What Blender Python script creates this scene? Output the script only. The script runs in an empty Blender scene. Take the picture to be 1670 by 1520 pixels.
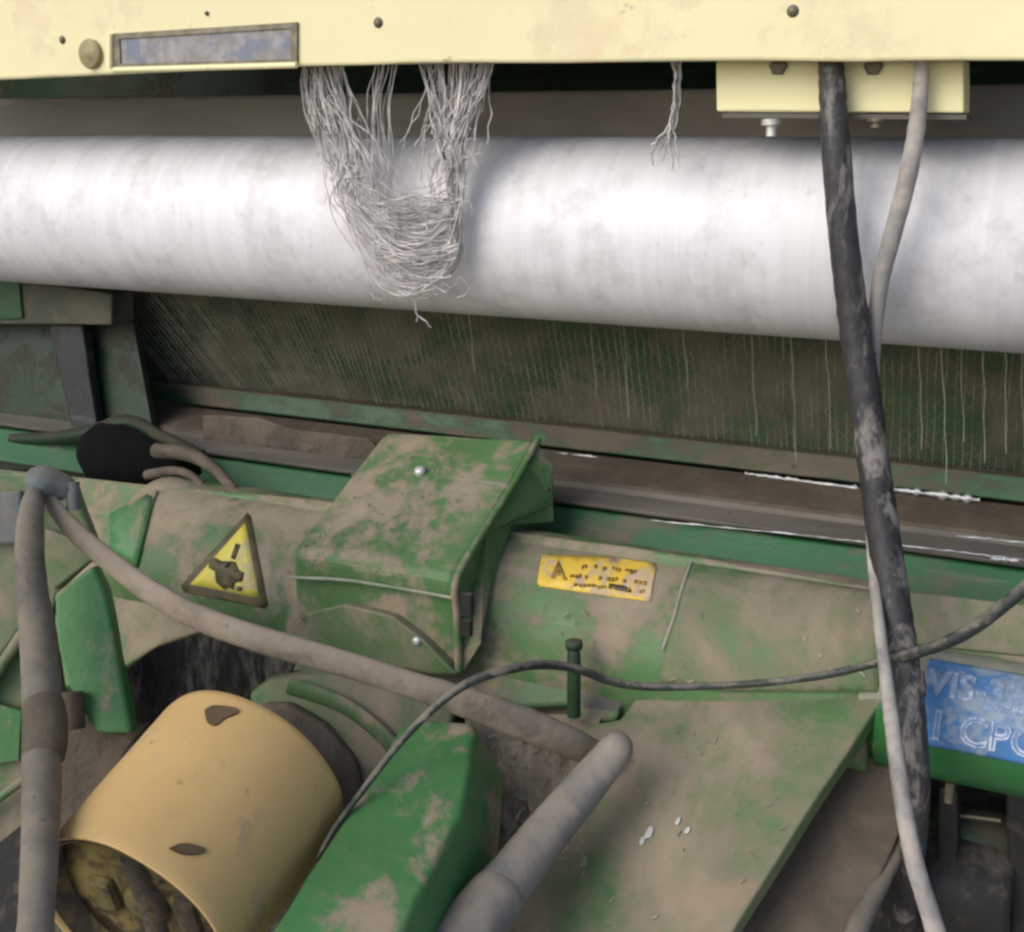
import bpy, bmesh, math, random
from mathutils import Vector, Matrix, noise as mnoise
random.seed(7)
R = math.radians
S = bpy.context.scene
COL = S.collection

# ------------------------------------------------------------------ camera
IW, IH, F = 1670, 1520, 2016.0
pit, yaw = R(15.2), R(25.8)
FWD = Vector((-math.sin(yaw)*math.cos(pit), math.cos(yaw)*math.cos(pit), -math.sin(pit)))
UPV = Vector((-math.sin(yaw)*math.sin(pit), math.cos(yaw)*math.sin(pit), math.cos(pit)))
RGT = Vector((math.cos(yaw), math.sin(yaw), 0))
def ray(x, y): return FWD + RGT*((x-IW/2)/F) - UPV*((y-IH/2)/F)
CAM = -1.5*ray(835, 372)
cd = bpy.data.cameras.new('camera'); cam = bpy.data.objects.new('camera', cd); COL.objects.link(cam)
cd.sensor_width = 36; cd.sensor_fit = 'HORIZONTAL'; cd.lens = 36*F/IW
cd.clip_start = 0.02; cd.clip_end = 400
cam.matrix_world = Matrix(((RGT.x, UPV.x, -FWD.x, CAM.x), (RGT.y, UPV.y, -FWD.y, CAM.y), (RGT.z, UPV.z, -FWD.z, CAM.z), (0, 0, 0, 1)))
S.camera = cam

# ------------------------------------------------------------------ light
SUN_EL, SUN_AZ = R(34), R(-116)            # azimuth measured from +X in the XY plane; -90 = straight from the viewer's side
w = bpy.data.worlds.new('World'); S.world = w; w.use_nodes = True
nt = w.node_tree; nt.nodes.clear()
sky = nt.nodes.new('ShaderNodeTexSky'); sky.sky_type = 'NISHITA'; sky.sun_disc = False
sky.sun_elevation = SUN_EL; sky.sun_rotation = math.pi/2 - SUN_AZ
sky.air_density = 0.7; sky.dust_density = 1.5; sky.ozone_density = 1.0
bg = nt.nodes.new('ShaderNodeBackground'); bg.inputs['Strength'].default_value = 0.15
ow = nt.nodes.new('ShaderNodeOutputWorld')
nt.links.new(sky.outputs[0], bg.inputs[0]); nt.links.new(bg.outputs[0], ow.inputs[0])
ld = bpy.data.lights.new('sun', 'SUN'); ld.energy = 1.15; ld.angle = R(42); ld.color = (1, .97, .92)
sun = bpy.data.objects.new('sun', ld); COL.objects.link(sun)
sd = Vector((math.cos(SUN_EL)*math.cos(SUN_AZ), math.cos(SUN_EL)*math.sin(SUN_AZ), math.sin(SUN_EL)))
sun.rotation_euler = sd.to_track_quat('Z', 'Y').to_euler(); sun.location = sd*5
S.view_settings.view_transform = 'Standard'; S.view_settings.look = 'None'
S.view_settings.exposure = 0.5; S.view_settings.gamma = 1; S.view_settings.use_curve_mapping = False
S.render.engine = 'CYCLES'
S.cycles.use_denoising = True
S.cycles.filter_width = 2.6
S.cycles.max_bounces = 8; S.cycles.diffuse_bounces = 4

# ------------------------------------------------------------------ helpers: where things stand
def at(x, y, Y): r = ray(x, y); return CAM + r*((Y-CAM.y)/r.y)
def atd(x, y, d): return CAM + ray(x, y)*d
def onp(x, y, P, n): r = ray(x, y); return CAM + r*((P-CAM).dot(n)/r.dot(n))

def atl(x, y, y0, d0, y1, d1):         # a tilted plane: depth d0 at photo row y0, d1 at row y1
    return atd(x, y, 1/(1/d0+(1/d1-1/d0)*(y-y0)/(y1-y0)))

# ------------------------------------------------------------------ materials
def newmat(name):
    m = bpy.data.materials.new(name); m.use_nodes = True
    nt = m.node_tree; b = nt.nodes['Principled BSDF']
    return m, nt, b
def N(nt, t, **k):
    n = nt.nodes.new(t)
    for a, v in k.items():
        if a in n.inputs: n.inputs[a].default_value = v
        else: setattr(n, a, v)
    return n
def ramp(nt, src, p0, p1, c0=0.0, c1=1.0):
    r = N(nt, 'ShaderNodeMapRange', interpolation_type='SMOOTHSTEP')
    r.inputs['From Min'].default_value = p0; r.inputs['From Max'].default_value = p1
    r.inputs['To Min'].default_value = c0; r.inputs['To Max'].default_value = c1
    nt.links.new(src, r.inputs['Value']); return r.outputs[0]
def mixc(nt, fac, a, b):
    m = N(nt, 'ShaderNodeMix', data_type='RGBA')
    if isinstance(fac, (int, float)): m.inputs[0].default_value = fac
    else: nt.links.new(fac, m.inputs[0])
    for sock, v in ((m.inputs[6], a), (m.inputs[7], b)):
        if isinstance(v, tuple): sock.default_value = (*v, 1)
        else: nt.links.new(v, sock)
    return m.outputs[2]
def math_(nt, op, a, b):
    m = N(nt, 'ShaderNodeMath', operation=op)
    for i, v in enumerate((a, b)):
        if isinstance(v, (int, float)): m.inputs[i].default_value = v
        else: nt.links.new(v, m.inputs[i])
    return m.outputs[0]
def paint(name, base, dust=(.25, .21, .155), amt=.5, sc=9, rough=.45, up=.5, chips=.5, metal=0, var=.25, bump=.25, stretch=(1, 1, 1), chip_col=(.5, .5, .46), edge=0.10, spec=.3):
    """painted or bare steel with settled dust (more on faces that look up), a second fine layer and a few bright scratches"""
    m, nt, b = newmat(name)
    tc = N(nt, 'ShaderNodeTexCoord'); mp = N(nt, 'ShaderNodeMapping'); mp.inputs['Scale'].default_value = stretch
    nt.links.new(tc.outputs['Object'], mp.inputs[0]); v = mp.outputs[0]
    n1 = N(nt, 'ShaderNodeTexNoise', Scale=sc, Detail=7.0, Roughness=.62, Distortion=.5); nt.links.new(v, n1.inputs['Vector'])
    n2 = N(nt, 'ShaderNodeTexNoise', Scale=sc*6, Detail=6.0, Roughness=.7); nt.links.new(v, n2.inputs['Vector'])
    n3 = N(nt, 'ShaderNodeTexNoise', Scale=sc*.35, Detail=3.0); nt.links.new(v, n3.inputs['Vector'])
    ge = N(nt, 'ShaderNodeNewGeometry'); sx = N(nt, 'ShaderNodeSeparateXYZ'); nt.links.new(ge.outputs['Normal'], sx.inputs[0])
    upz = ramp(nt, sx.outputs['Z'], -.1, .95)
    a = math_(nt, 'ADD', math_(nt, 'MULTIPLY', n1.outputs[0], .75), math_(nt, 'MULTIPLY', n2.outputs[0], .25))
    a = math_(nt, 'ADD', a, math_(nt, 'MULTIPLY', upz, up*.3))
    t = .68 - amt*.36
    d = ramp(nt, a, t-edge*.55, t+edge*.55)
    d = math_(nt, 'MULTIPLY', d, ramp(nt, n2.outputs[0], .2, .6, .72, 1.0))
    dark = tuple(c*(1-var) for c in base); lite = tuple(min(1, c*(1+var)+.006) for c in base)
    bc = mixc(nt, ramp(nt, n3.outputs[0], .3, .7), dark, lite)
    # thin film of dust over all the paint
    film = ramp(nt, n2.outputs[0], .3, .75, .05*amt, .42*amt)
    bc = mixc(nt, film, bc, dust)
    dd = mixc(nt, ramp(nt, n1.outputs[0], .4, .7), tuple(c*.78 for c in dust), tuple(min(1, c*1.18) for c in dust))
    n6 = N(nt, 'ShaderNodeTexNoise', Scale=sc*1.7, Detail=8.0, Roughness=.72, Distortion=.8); nt.links.new(v, n6.inputs['Vector'])
    dd = mixc(nt, ramp(nt, n6.outputs[0], .52, .66, 0, .55), dd, (dust[0]*1.22, dust[1]*1.05, dust[2]*1.0))
    dd = mixc(nt, ramp(nt, n6.outputs[0], .46, .36, 0, .6), dd, tuple(.5*a_+.5*b_ for a_, b_ in zip(base, dust)))
    bc = mixc(nt, ramp(nt, n6.outputs[0], .54, .70, 0, .45*min(1, amt*2)), bc, tuple(.55*a_+.45*b_ for a_, b_ in zip(base, dust)))
    col = mixc(nt, d, bc, dd)
    n4 = N(nt, 'ShaderNodeTexNoise', Scale=sc*3.2, Detail=9.0, Roughness=.75); nt.links.new(v, n4.inputs['Vector'])
    ch = math_(nt, 'MULTIPLY', ramp(nt, n4.outputs[0], .70-.05*chips, .74-.05*chips), chips)
    col = mixc(nt, ch, col, chip_col)
    # scratches and wiped streaks
    mp2 = N(nt, 'ShaderNodeMapping'); mp2.inputs['Scale'].default_value = (3, 70, 45); mp2.inputs['Rotation'].default_value = (.3, .5, .9)
    nt.links.new(tc.outputs['Object'], mp2.inputs[0])
    n7 = N(nt, 'ShaderNodeTexNoise', Scale=1.0, Detail=3.0, Roughness=.5); nt.links.new(mp2.outputs[0], n7.inputs['Vector'])
    sc_ = math_(nt, 'MULTIPLY', ramp(nt, n7.outputs[0], .62, .72), ramp(nt, n3.outputs[0], .42, .62, 0, .5*min(1, .3+chips)))
    col = mixc(nt, sc_, col, tuple(.5*a_+.5*b_ for a_, b_ in zip(dust, chip_col)) if chips else dust)
    # small dark grease specks
    n5 = N(nt, 'ShaderNodeTexNoise', Scale=sc*4.3, Detail=4.0, Roughness=.6); nt.links.new(tc.outputs['Object'], n5.inputs['Vector'])
    col = mixc(nt, ramp(nt, n5.outputs[0], .66, .76, 0, .55), col, (.03, .026, .02))
    nt.links.new(col, b.inputs['Base Color'])
    rr = N(nt, 'ShaderNodeMapRange'); rr.inputs['To Min'].default_value = rough; rr.inputs['To Max'].default_value = .92
    nt.links.new(d, rr.inputs[0]); nt.links.new(rr.outputs[0], b.inputs['Roughness'])
    b.inputs['Metallic'].default_value = metal; b.inputs['Specular IOR Level'].default_value = spec
    bu = N(nt, 'ShaderNodeBump', Strength=bump, Distance=.004)
    hh = math_(nt, 'ADD', math_(nt, 'MULTIPLY', d, .6), n2.outputs[0])
    nt.links.new(hh, bu.inputs['Height']); nt.links.new(bu.outputs[0], b.inputs['Normal'])
    return m
def plain(name, col, rough=.6, metal=0, var=.2, sc=40, bump=.1):
    m, nt, b = newmat(name)
    tc = N(nt, 'ShaderNodeTexCoord')
    n = N(nt, 'ShaderNodeTexNoise', Scale=sc, Detail=5.0); nt.links.new(tc.outputs['Object'], n.inputs['Vector'])
    nt.links.new(mixc(nt, ramp(nt, n.outputs[0], .3, .7), tuple(c*(1-var) for c in col), tuple(min(1, c*(1+var)) for c in col)), b.inputs['Base Color'])
    b.inputs['Roughness'].default_value = rough; b.inputs['Metallic'].default_value = metal
    bu = N(nt, 'ShaderNodeBump', Strength=bump, Distance=.002); nt.links.new(n.outputs[0], bu.inputs['Height']); nt.links.new(bu.outputs[0], b.inputs['Normal'])
    return m

GREEN = (.062, .150, .046)
DUST = (.26, .213, .146)
M = {}
M['frame'] = paint('green_paint_dusty', GREEN, DUST, .43, 8.5, chips=.35, up=.25)
M['plate'] = paint('green_paint_caked', GREEN, DUST, .50, 4.2, chips=.45, up=.2, edge=.17)
M['guard'] = paint('green_paint_guard', (.060, .150, .046), DUST, .40, 10, chips=.5, up=.16)
M['green'] = paint('green_paint_clean', (.045, .170, .050), DUST, .26, 10, rough=.42, chips=.4, up=.2)
M['rail'] = paint('green_paint_rail', (.026, .085, .032), (.12,.10,.07), .30, 12, chips=.3, up=.6, stretch=(.5, 1, 1))  # rail green and its dust darkened to carry the recess shade
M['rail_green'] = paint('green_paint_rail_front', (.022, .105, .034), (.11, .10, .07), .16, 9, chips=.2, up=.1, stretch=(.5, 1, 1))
M['brown'] = paint('brown_dirt_steel', (.075, .06, .042), (.125, .10, .072), .55, 14, chips=.15, bump=.5)
M['back'] = paint('back_board', (.040, .092, .036), (.145, .130, .086), .58, 9, chips=0, rough=.7)
M['olive'] = paint('olive_grey_steel', (.10, .105, .08), (.15, .135, .11), .5, 9, chips=.1, stretch=(.4, 1, 1))
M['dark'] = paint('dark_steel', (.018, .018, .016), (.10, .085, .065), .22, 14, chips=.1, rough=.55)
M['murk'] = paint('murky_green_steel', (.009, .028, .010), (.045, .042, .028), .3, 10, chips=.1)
M['olive_dim'] = paint('dim_olive_steel', (.045, .058, .036), (.10, .095, .065), .45, 9, chips=.1)
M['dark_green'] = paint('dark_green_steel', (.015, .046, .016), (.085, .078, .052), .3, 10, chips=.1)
M['yellow'] = paint('cream_yellow_paint', (.76, .685, .39), (.62, .53, .33), .24, 6, rough=.38, chips=.2, chip_col=(.42, .31, .16), up=.1, var=.05, bump=.06)
M['block'] = paint('pale_yellow_block', (.82, .76, .42), (.66, .58, .33), .12, 22, rough=.45, chips=0, up=.1, var=.05, stretch=(.15, 1, 1), bump=.1)
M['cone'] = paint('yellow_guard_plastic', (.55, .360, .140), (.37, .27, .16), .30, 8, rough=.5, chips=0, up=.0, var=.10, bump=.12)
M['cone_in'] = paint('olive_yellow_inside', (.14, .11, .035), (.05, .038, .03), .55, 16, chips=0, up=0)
M['rubber'] = paint('black_rubber', (.022, .021, .022), (.20, .185, .165), .34, 20, rough=.5, chips=.25, up=.35, chip_col=(.3, .29, .28), stretch=(1.6, 1.6, .5))
M['grey_hose'] = paint('grey_dusty_hose', (.21, .20, .185), (.36, .33, .29), .5, 18, rough=.6, chips=.15, up=.3)
M['dust_hose'] = paint('hose_caked_with_dust', (.145, .122, .095), (.275, .228, .168), .66, 12, rough=.75, chips=.15, up=.5)
M['vert_hose'] = paint('grey_green_dusty_hose', (.115, .108, .085), (.19, .165, .128), .5, 12, rough=.75, chips=.15, up=.3)
M['pipe'] = paint('grey_steel_pipe', (.165, .160, .150), (.26, .225, .18), .42, 10, rough=.45, chips=.3, up=.3)
M['cable'] = paint('dark_green_cable', (.020, .030, .024), (.17, .155, .125), .3, 20, rough=.45, chips=.1)
M['twine'] = plain('grey_white_twine', (.52, .49, .46), .8, var=.35, sc=60)
M['net'] = plain('dusty_net_thread', (.215, .215, .145), .85, var=.4, sc=25)
M['net_white'] = plain('pale_net_thread', (.34, .36, .26), .8, var=.3, sc=30)
M['steel'] = plain('bare_scraped_steel', (.58, .58, .57), .5, .55, .15, 90)
M['bolt'] = plain('weathered_bolt', (.17, .15, .10), .5, .4, .3, 60)
M['bolt_pale'] = plain('bright_bolt', (.6, .6, .55), .4, .4, .2, 60)
M['sticker'] = paint('warning_yellow_film', (.60, .52, .07), (.45, .38, .22), .32, 26, rough=.4, chips=0, up=.2, var=.1, bump=.05)
M['orange'] = paint('orange_yellow_film', (.70, .46, .04), (.42, .33, .22), .34, 20, rough=.4, chips=0, up=.2, var=.1, bump=.05)
M['ink'] = plain('brown_black_ink', (.075, .06, .02), .6, var=.4)
M['ink_orange'] = plain('faded_brown_ink', (.26, .14, .015), .6, var=.4)
M['blue'] = paint('blue_film', (.065, .20, .44), (.24, .30, .36), .34, 24, rough=.2, chips=.1, up=.3, bump=.05, var=.15)
M['white'] = paint('white_film', (.55, .60, .70), (.20, .28, .40), .42, 40, rough=.35, chips=0, var=.08, bump=.03)
M['tube'] = paint('green_cylinder_paint', (.025, .15, .038), (.27, .27, .20), .2, 9, rough=.3, chips=.15, up=.9)
M['bluegrey'] = paint('blue_grey_plate', (.10, .13, .135), (.19, .18, .155), .45, 12, chips=.1)

# roller: galvanised skin with faint rings round it and rust-pink blooms along the top
def roller_mat():
    m, nt, b = newmat('galvanised_roller_skin')
    tc = N(nt, 'ShaderNodeTexCoord'); mp = N(nt, 'ShaderNodeMapping'); mp.inputs['Scale'].default_value = (60, 3, 3)
    nt.links.new(tc.outputs['Object'], mp.inputs[0])
    n1 = N(nt, 'ShaderNodeTexNoise', Scale=1.0, Detail=5.0, Roughness=.7); nt.links.new(mp.outputs[0], n1.inputs['Vector'])
    n2 = N(nt, 'ShaderNodeTexNoise', Scale=14.0, Detail=7.0, Roughness=.7); nt.links.new(tc.outputs['Object'], n2.inputs['Vector'])
    n3 = N(nt, 'ShaderNodeTexNoise', Scale=70.0, Detail=4.0); nt.links.new(tc.outputs['Object'], n3.inputs['Vector'])
    c = mixc(nt, ramp(nt, n1.outputs[0], .35, .65), (.665, .645, .635), (.735, .72, .71))
    c = mixc(nt, ramp(nt, n2.outputs[0], .46, .70, 0, .65), c, (.47, .43, .43))
    c = mixc(nt, ramp(nt, n3.outputs[0], .62, .75, 0, .4), c, (.48, .44, .42))
    nt.links.new(c, b.inputs['Base Color'])
    b.inputs['Metallic'].default_value = .04
    nt.links.new(ramp(nt, n1.outputs[0], .3, .7, .46, .54), b.inputs['Roughness'])
    bu = N(nt, 'ShaderNodeBump', Strength=.05, Distance=.001); nt.links.new(n1.outputs[0], bu.inputs['Height']); nt.links.new(bu.outputs[0], b.inputs['Normal'])
    return m
M['roller'] = roller_mat()
def plate_mat():
    m, nt, b = newmat('worn_print_plate')
    tc = N(nt, 'ShaderNodeTexCoord'); mp = N(nt, 'ShaderNodeMapping'); mp.inputs['Scale'].default_value = (26, 10, 34)
    nt.links.new(tc.outputs['Object'], mp.inputs[0])
    n1 = N(nt, 'ShaderNodeTexNoise', Scale=1.0, Detail=3.0, Roughness=.6); nt.links.new(mp.outputs[0], n1.inputs['Vector'])
    n2 = N(nt, 'ShaderNodeTexNoise', Scale=60.0, Detail=5.0); nt.links.new(tc.outputs['Object'], n2.inputs['Vector'])
    c = mixc(nt, ramp(nt, n2.outputs[0], .35, .65), (.20, .19, .17), (.30, .28, .27))
    c = mixc(nt, ramp(nt, n1.outputs[0], .5, .62, 0, .8), c, (.13, .155, .22))
    c = mixc(nt, ramp(nt, n1.outputs[0], .40, .30, 0, .6), c, (.38, .37, .36))
    nt.links.new(c, b.inputs['Base Color']); b.inputs['Roughness'].default_value = .5
    return m
M['nameplate'] = plate_mat()
def ground_mat():
    m, nt, b = newmat('dry_dirt')
    tc = N(nt, 'ShaderNodeTexCoord')
    n = N(nt, 'ShaderNodeTexNoise', Scale=6.0, Detail=9.0, Roughness=.7); nt.links.new(tc.outputs['Object'], n.inputs['Vector'])
    nt.links.new(mixc(nt, n.outputs[0], (.24, .20, .15), (.42, .37, .30)), b.inputs['Base Color']); b.inputs['Roughness'].default_value = .95
    return m

# ------------------------------------------------------------------ helpers: meshes and objects
class MB:
    def __init__(s): s.bm = bmesh.new()
    def prism(s, pts, off):
        """polygon pts (front) pushed along vector off to make a solid"""
        off = Vector(off); a = [s.bm.verts.new(p) for p in pts]; b = [s.bm.verts.new(Vector(p)+off) for p in pts]; n = len(pts)
        s.bm.faces.new(a); s.bm.faces.new(b[::-1])
        for i in range(n): s.bm.faces.new((a[i], b[i], b[(i+1) % n], a[(i+1) % n]))
        return s
    def hexa(s, q):
        v = [s.bm.verts.new(p) for p in q]
        for f in ((0, 1, 2, 3), (7, 6, 5, 4), (0, 4, 5, 1), (1, 5, 6, 2), (2, 6, 7, 3), (3, 7, 4, 0)): s.bm.faces.new([v[i] for i in f])
        return s
    def box(s, c, h, rot=None):
        q = [Vector((x*h[0], y*h[1], z*h[2])) for x, y, z in ((-1, -1, -1), (1, -1, -1), (1, 1, -1), (-1, 1, -1), (-1, -1, 1), (1, -1, 1), (1, 1, 1), (-1, 1, 1))]
        if rot: q = [rot @ p for p in q]
        return s.hexa([Vector(c)+p for p in q])
    def tube(s, pts, rad, n=10, caps=True, flat=1.0):
        P = [Vector(p) for p in pts]; m = len(P)
        if not hasattr(rad, '__len__'): rad = [rad]*m
        T = [(P[min(i+1, m-1)]-P[max(i-1, 0)]).normalized() for i in range(m)]
        u = T[0].cross(Vector((0, 1, .03))); u = (u if u.length > .01 else T[0].cross(Vector((1, 0, 0)))).normalized()
        rings = []
        for i in range(m):
            u = (u - T[i]*u.dot(T[i])).normalized(); v = T[i].cross(u)
            rings.append([s.bm.verts.new(P[i] + (u*math.cos(2*math.pi*k/n) + v*flat*math.sin(2*math.pi*k/n))*rad[i]) for k in range(n)])
        for i in range(m-1):
            for k in range(n):
                f = s.bm.faces.new((rings[i][k], rings[i][(k+1) % n], rings[i+1][(k+1) % n], rings[i+1][k])); f.smooth = True
        if caps:
            for f in (s.bm.faces.new(rings[0][::-1]), s.bm.faces.new(rings[-1])):
                for e_ in f.edges: e_.smooth = False
        return s
    def lathe(s, O, A, prof, n=48, closed=False):
        """prof = [(distance along axis A from O, radius)]"""
        A = Vector(A).normalized(); u = A.cross(Vector((0, 0, 1))); u = (u if u.length > .05 else A.cross(Vector((0, 1, 0)))).normalized(); v = A.cross(u)
        rings = []
        for t, r in prof:
            if r < 1e-6: rings.append([s.bm.verts.new(Vector(O)+A*t)])
            else: rings.append([s.bm.verts.new(Vector(O)+A*t+(u*math.cos(2*math.pi*k/n)+v*math.sin(2*math.pi*k/n))*r) for k in range(n)])
        pr = list(zip(rings, rings[1:])) + ([(rings[-1], rings[0])] if closed else [])
        for a, b in pr:
            for k in range(n):
                k2 = (k+1) % n
                f = [a[k % len(a)], a[k2 % len(a)], b[k2 % len(b)], b[k % len(b)]]
                f = list(dict.fromkeys(f))
                if len(f) > 2: s.bm.faces.new(f).smooth = True
        return s
    def build(s, name, mat, parent=None, origin=None, bevel=0, seg=2, smooth_angle=None):
        bm = s.bm
        bmesh.ops.recalc_face_normals(bm, faces=bm.faces[:])
        if bevel and len(bm.verts) < 60:            # bent, knocked about sheet edges
            bmesh.ops.subdivide_edges(bm, edges=[e_ for e_ in bm.edges if e_.calc_length() > .04], cuts=5)
            bm.normal_update(); n_ = max(bm.faces, key=lambda f_: f_.calc_area()).normal.copy()
            for v in bm.verts:
                j_ = Vector((mnoise.noise(v.co*22), mnoise.noise(v.co*22+Vector((7, 0, 0))), mnoise.noise(v.co*22+Vector((0, 7, 0)))))*min(.002, bevel*.5); v.co += j_ - n_*j_.dot(n_)
        po = parent_origin(parent)
        if origin is None:
            xs = [v.co for v in bm.verts]
            lo = Vector((min(c.x for c in xs), min(c.y for c in xs), min(c.z for c in xs))); hi = Vector((max(c.x for c in xs), max(c.y for c in xs), max(c.z for c in xs)))
            origin = Vector(((lo.x+hi.x)/2, (lo.y+hi.y)/2, lo.z))
        for v in bm.verts: v.co -= origin
        me = bpy.data.meshes.new(name); bm.to_mesh(me); bm.free()
        o = bpy.data.objects.new(name, me); COL.objects.link(o); me.materials.append(M[mat] if isinstance(mat, str) else mat)
        WORLD[o.name] = Vector(origin)
        o.location = Vector(origin)-po
        if parent: o.parent = parent
        if bevel:
            b = o.modifiers.new('bevel', 'BEVEL'); b.width = bevel; b.segments = seg; b.limit_method = 'ANGLE'; b.angle_limit = R(25)
        return o
WORLD = {}
def parent_origin(p): return WORLD[p.name] if p else Vector((0, 0, 0))
def tag(o, label, cat, group=None, kind=None):
    if label: o['label'] = label
    if cat: o['category'] = cat
    if group: o['group'] = group
    if kind: o['kind'] = kind
    return o
def thing(name, loc, label, cat, group=None):
    o = bpy.data.objects.new(name, None); COL.objects.link(o); o.location = loc; o.empty_display_size = .05
    WORLD[o.name] = Vector(loc); return tag(o, label, cat, group)
def spline(pts, k=8):
    """Catmull-Rom through tuples of any length"""
    out = []; n = len(pts)
    for i in range(n-1):
        p0, p1, p2, p3 = pts[max(i-1, 0)], pts[i], pts[i+1], pts[min(i+2, n-1)]
        for j in range(k):
            t = j/k; out.append(tuple(.5*((2*b)+(-a+c)*t+(2*a-5*b+4*c-d)*t*t+(-a+3*b-3*c+d)*t**3) for a, b, c, d in zip(p0, p1, p2, p3)))
    out.append(tuple(pts[-1])); return out
def hose(pts, k=8, wob=.0):
    """pts = (x, y, Y, width in photo pixels) -> centre line and radii in metres"""
    P, rr = [], []
    for i, (x, y, Y, wd) in enumerate(spline(pts, k)):
        c = at(x, y, Y); d = (c-CAM).dot(FWD)
        if wob: c = c + Vector((mnoise.noise((i*.31, 0, wd)), mnoise.noise((i*.27, 5, 0)), 0))*wob
        P.append(c); rr.append(wd*d/F/2*(1+.05*mnoise.noise((i*.5, 9, 0))))
    return P, rr

# ------------------------------------------------------------------ ground
g = MB(); g.prism([(-60, -60, -1.02), (60, -60, -1.02), (60, 60, -1.02), (-60, 60, -1.02)], (0, 0, -.1))
M['ground'] = ground_mat(); tag(g.build('ground', 'ground'), None, None, kind='structure')

# ------------------------------------------------------------------ back of the machine: wall plus unseen top, sides and belly added for darkness
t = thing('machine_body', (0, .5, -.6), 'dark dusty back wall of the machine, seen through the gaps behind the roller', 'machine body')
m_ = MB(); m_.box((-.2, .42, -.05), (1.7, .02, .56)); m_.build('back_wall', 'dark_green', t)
m_ = MB(); m_.box((-.2, .12, .62), (1.7, .27, .012)); m_.build('shade_roof', 'dark_green', t)
for x_ in (-1.55, 1.2): m_ = MB(); m_.box((x_, .12, .0), (.012, .28, .6)); m_.build('shade_wall', 'dark_green', t)
m_ = MB(); m_.box((-.2, .14, -.62), (1.7, .26, .012)); m_.build('shade_belly', 'dark', t)

# ------------------------------------------------------------------ upper rail behind the roller
rl = MB()
za, zb = at(900, 148, .105).z, at(900, 240, .105).z
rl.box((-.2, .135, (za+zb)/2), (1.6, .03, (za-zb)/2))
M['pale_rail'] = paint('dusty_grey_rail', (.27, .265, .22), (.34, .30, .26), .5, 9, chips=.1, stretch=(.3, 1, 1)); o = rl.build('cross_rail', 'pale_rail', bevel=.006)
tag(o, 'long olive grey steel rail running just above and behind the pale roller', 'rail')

# ------------------------------------------------------------------ roller
ZR = 0.0; RR = .1075
rm = MB(); rm.lathe((-1.5, 0, ZR), (1, 0, 0), [(0, 0), (0, RR-.004), (.004, RR), (.6, RR), (1.2, RR), (1.8, RR), (2.64, RR), (2.644, RR-.004), (2.644, 0)], 96)
o = rm.build('steel_roller', 'roller'); tag(o, 'large shiny pale grey roller spanning the whole width under the yellow panel', 'roller')

# ------------------------------------------------------------------ yellow panel
YP = -.165
t = thing('yellow_panel', at(835, 100, YP), 'cream yellow sheet metal panel along the top with rivets and a worn plate', 'panel')
low = [at(-420, 146, YP), at(0, 129, YP), at(250, 117, YP), at(484, 107, YP), at(700, 103, YP), at(1150, 99, YP), at(1670, 98, YP), at(2500, 98, YP)]
top = [Vector((p.x, YP, .62)) for p in low]
m_ = MB(); m_.prism(low + top[::-1], (0, .012, 0)); m_.build('sheet', 'yellow', t, bevel=.003)
m_ = MB()
for i in range(len(low)-1):
    a, b = low[i], low[i+1]
    q = [a+Vector((0, .0125, .001)), b+Vector((0, .0125, .001)), b+Vector((0, .034, .001)), a+Vector((0, .034, .001))]
    m_.hexa(q + [p+Vector((0, 0, .003)) for p in q])
m_.build('folded_lip', 'yellow', t)
for bx, by, br, mt in ((617, 37, .0042, 'bolt'), (1293, 18, .0042, 'bolt'), (102, 65, .0036, 'bolt'), (338, 22, .002, 'olive')):
    c = at(bx, by, YP); m_ = MB()
    m_.lathe(c, (0, -1, 0), [(-.002, 0), (-.002, br), (.002, br), (.0035, br*.7), (.0035, 0)], 6 if br > .004 else 12)
    m_.lathe(c, (0, -1, 0), [(-.001, br*1.35), (.0006, br*1.35), (.0006, br*.8)], 20)
    m_.build('rivet', mt, t)
# worn plate in its frame
qp = [(182, 55), (484, 36), (484, 104), (186, 112)]
ins = [(194, 63), (474, 46), (474, 96), (196, 104)]
m_ = MB()
O_ = [at(x, y, YP-.0035) for x, y in qp]; I_ = [at(x, y, YP-.0035) for x, y in ins]
for i in range(4):
    j = (i+1) % 4; q = [O_[i], O_[j], I_[j], I_[i]]
    m_.hexa(q + [p+Vector((0, .0034, 0)) for p in q])
npl = m_.build('nameplate', 'bolt', t); npl['label'] = 'worn grey blue plate in a brown frame'
m_ = MB(); m_.prism([at(x, y, YP-.0012) for x, y in ins], (0, .001, 0)); m_.build('print_face', 'nameplate', npl)
m_ = MB(); a, b = at(186, 114, YP-.004), at(484, 106, YP-.004)
m_.tube([a, a.lerp(b, .5), b], .0035, 6); a, b = at(180, 56, YP-.004), at(180, 112, YP-.004); m_.tube([a, b], .004, 6)
m_.build('raised_edge', 'block', t)
c = at(150, 88, YP); m_ = MB(); m_.lathe(c, (0, -1, 0), [(0, 0), (0, .017), (.004, .0175), (.007, .015), (.005, .009), (.009, .006), (.009, 0)], 24)
m_.build('rubber_plug', paint('olive_plug', (.30, .26, .13), (.42, .36, .2), .4, 30, chips=0), t)

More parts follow.
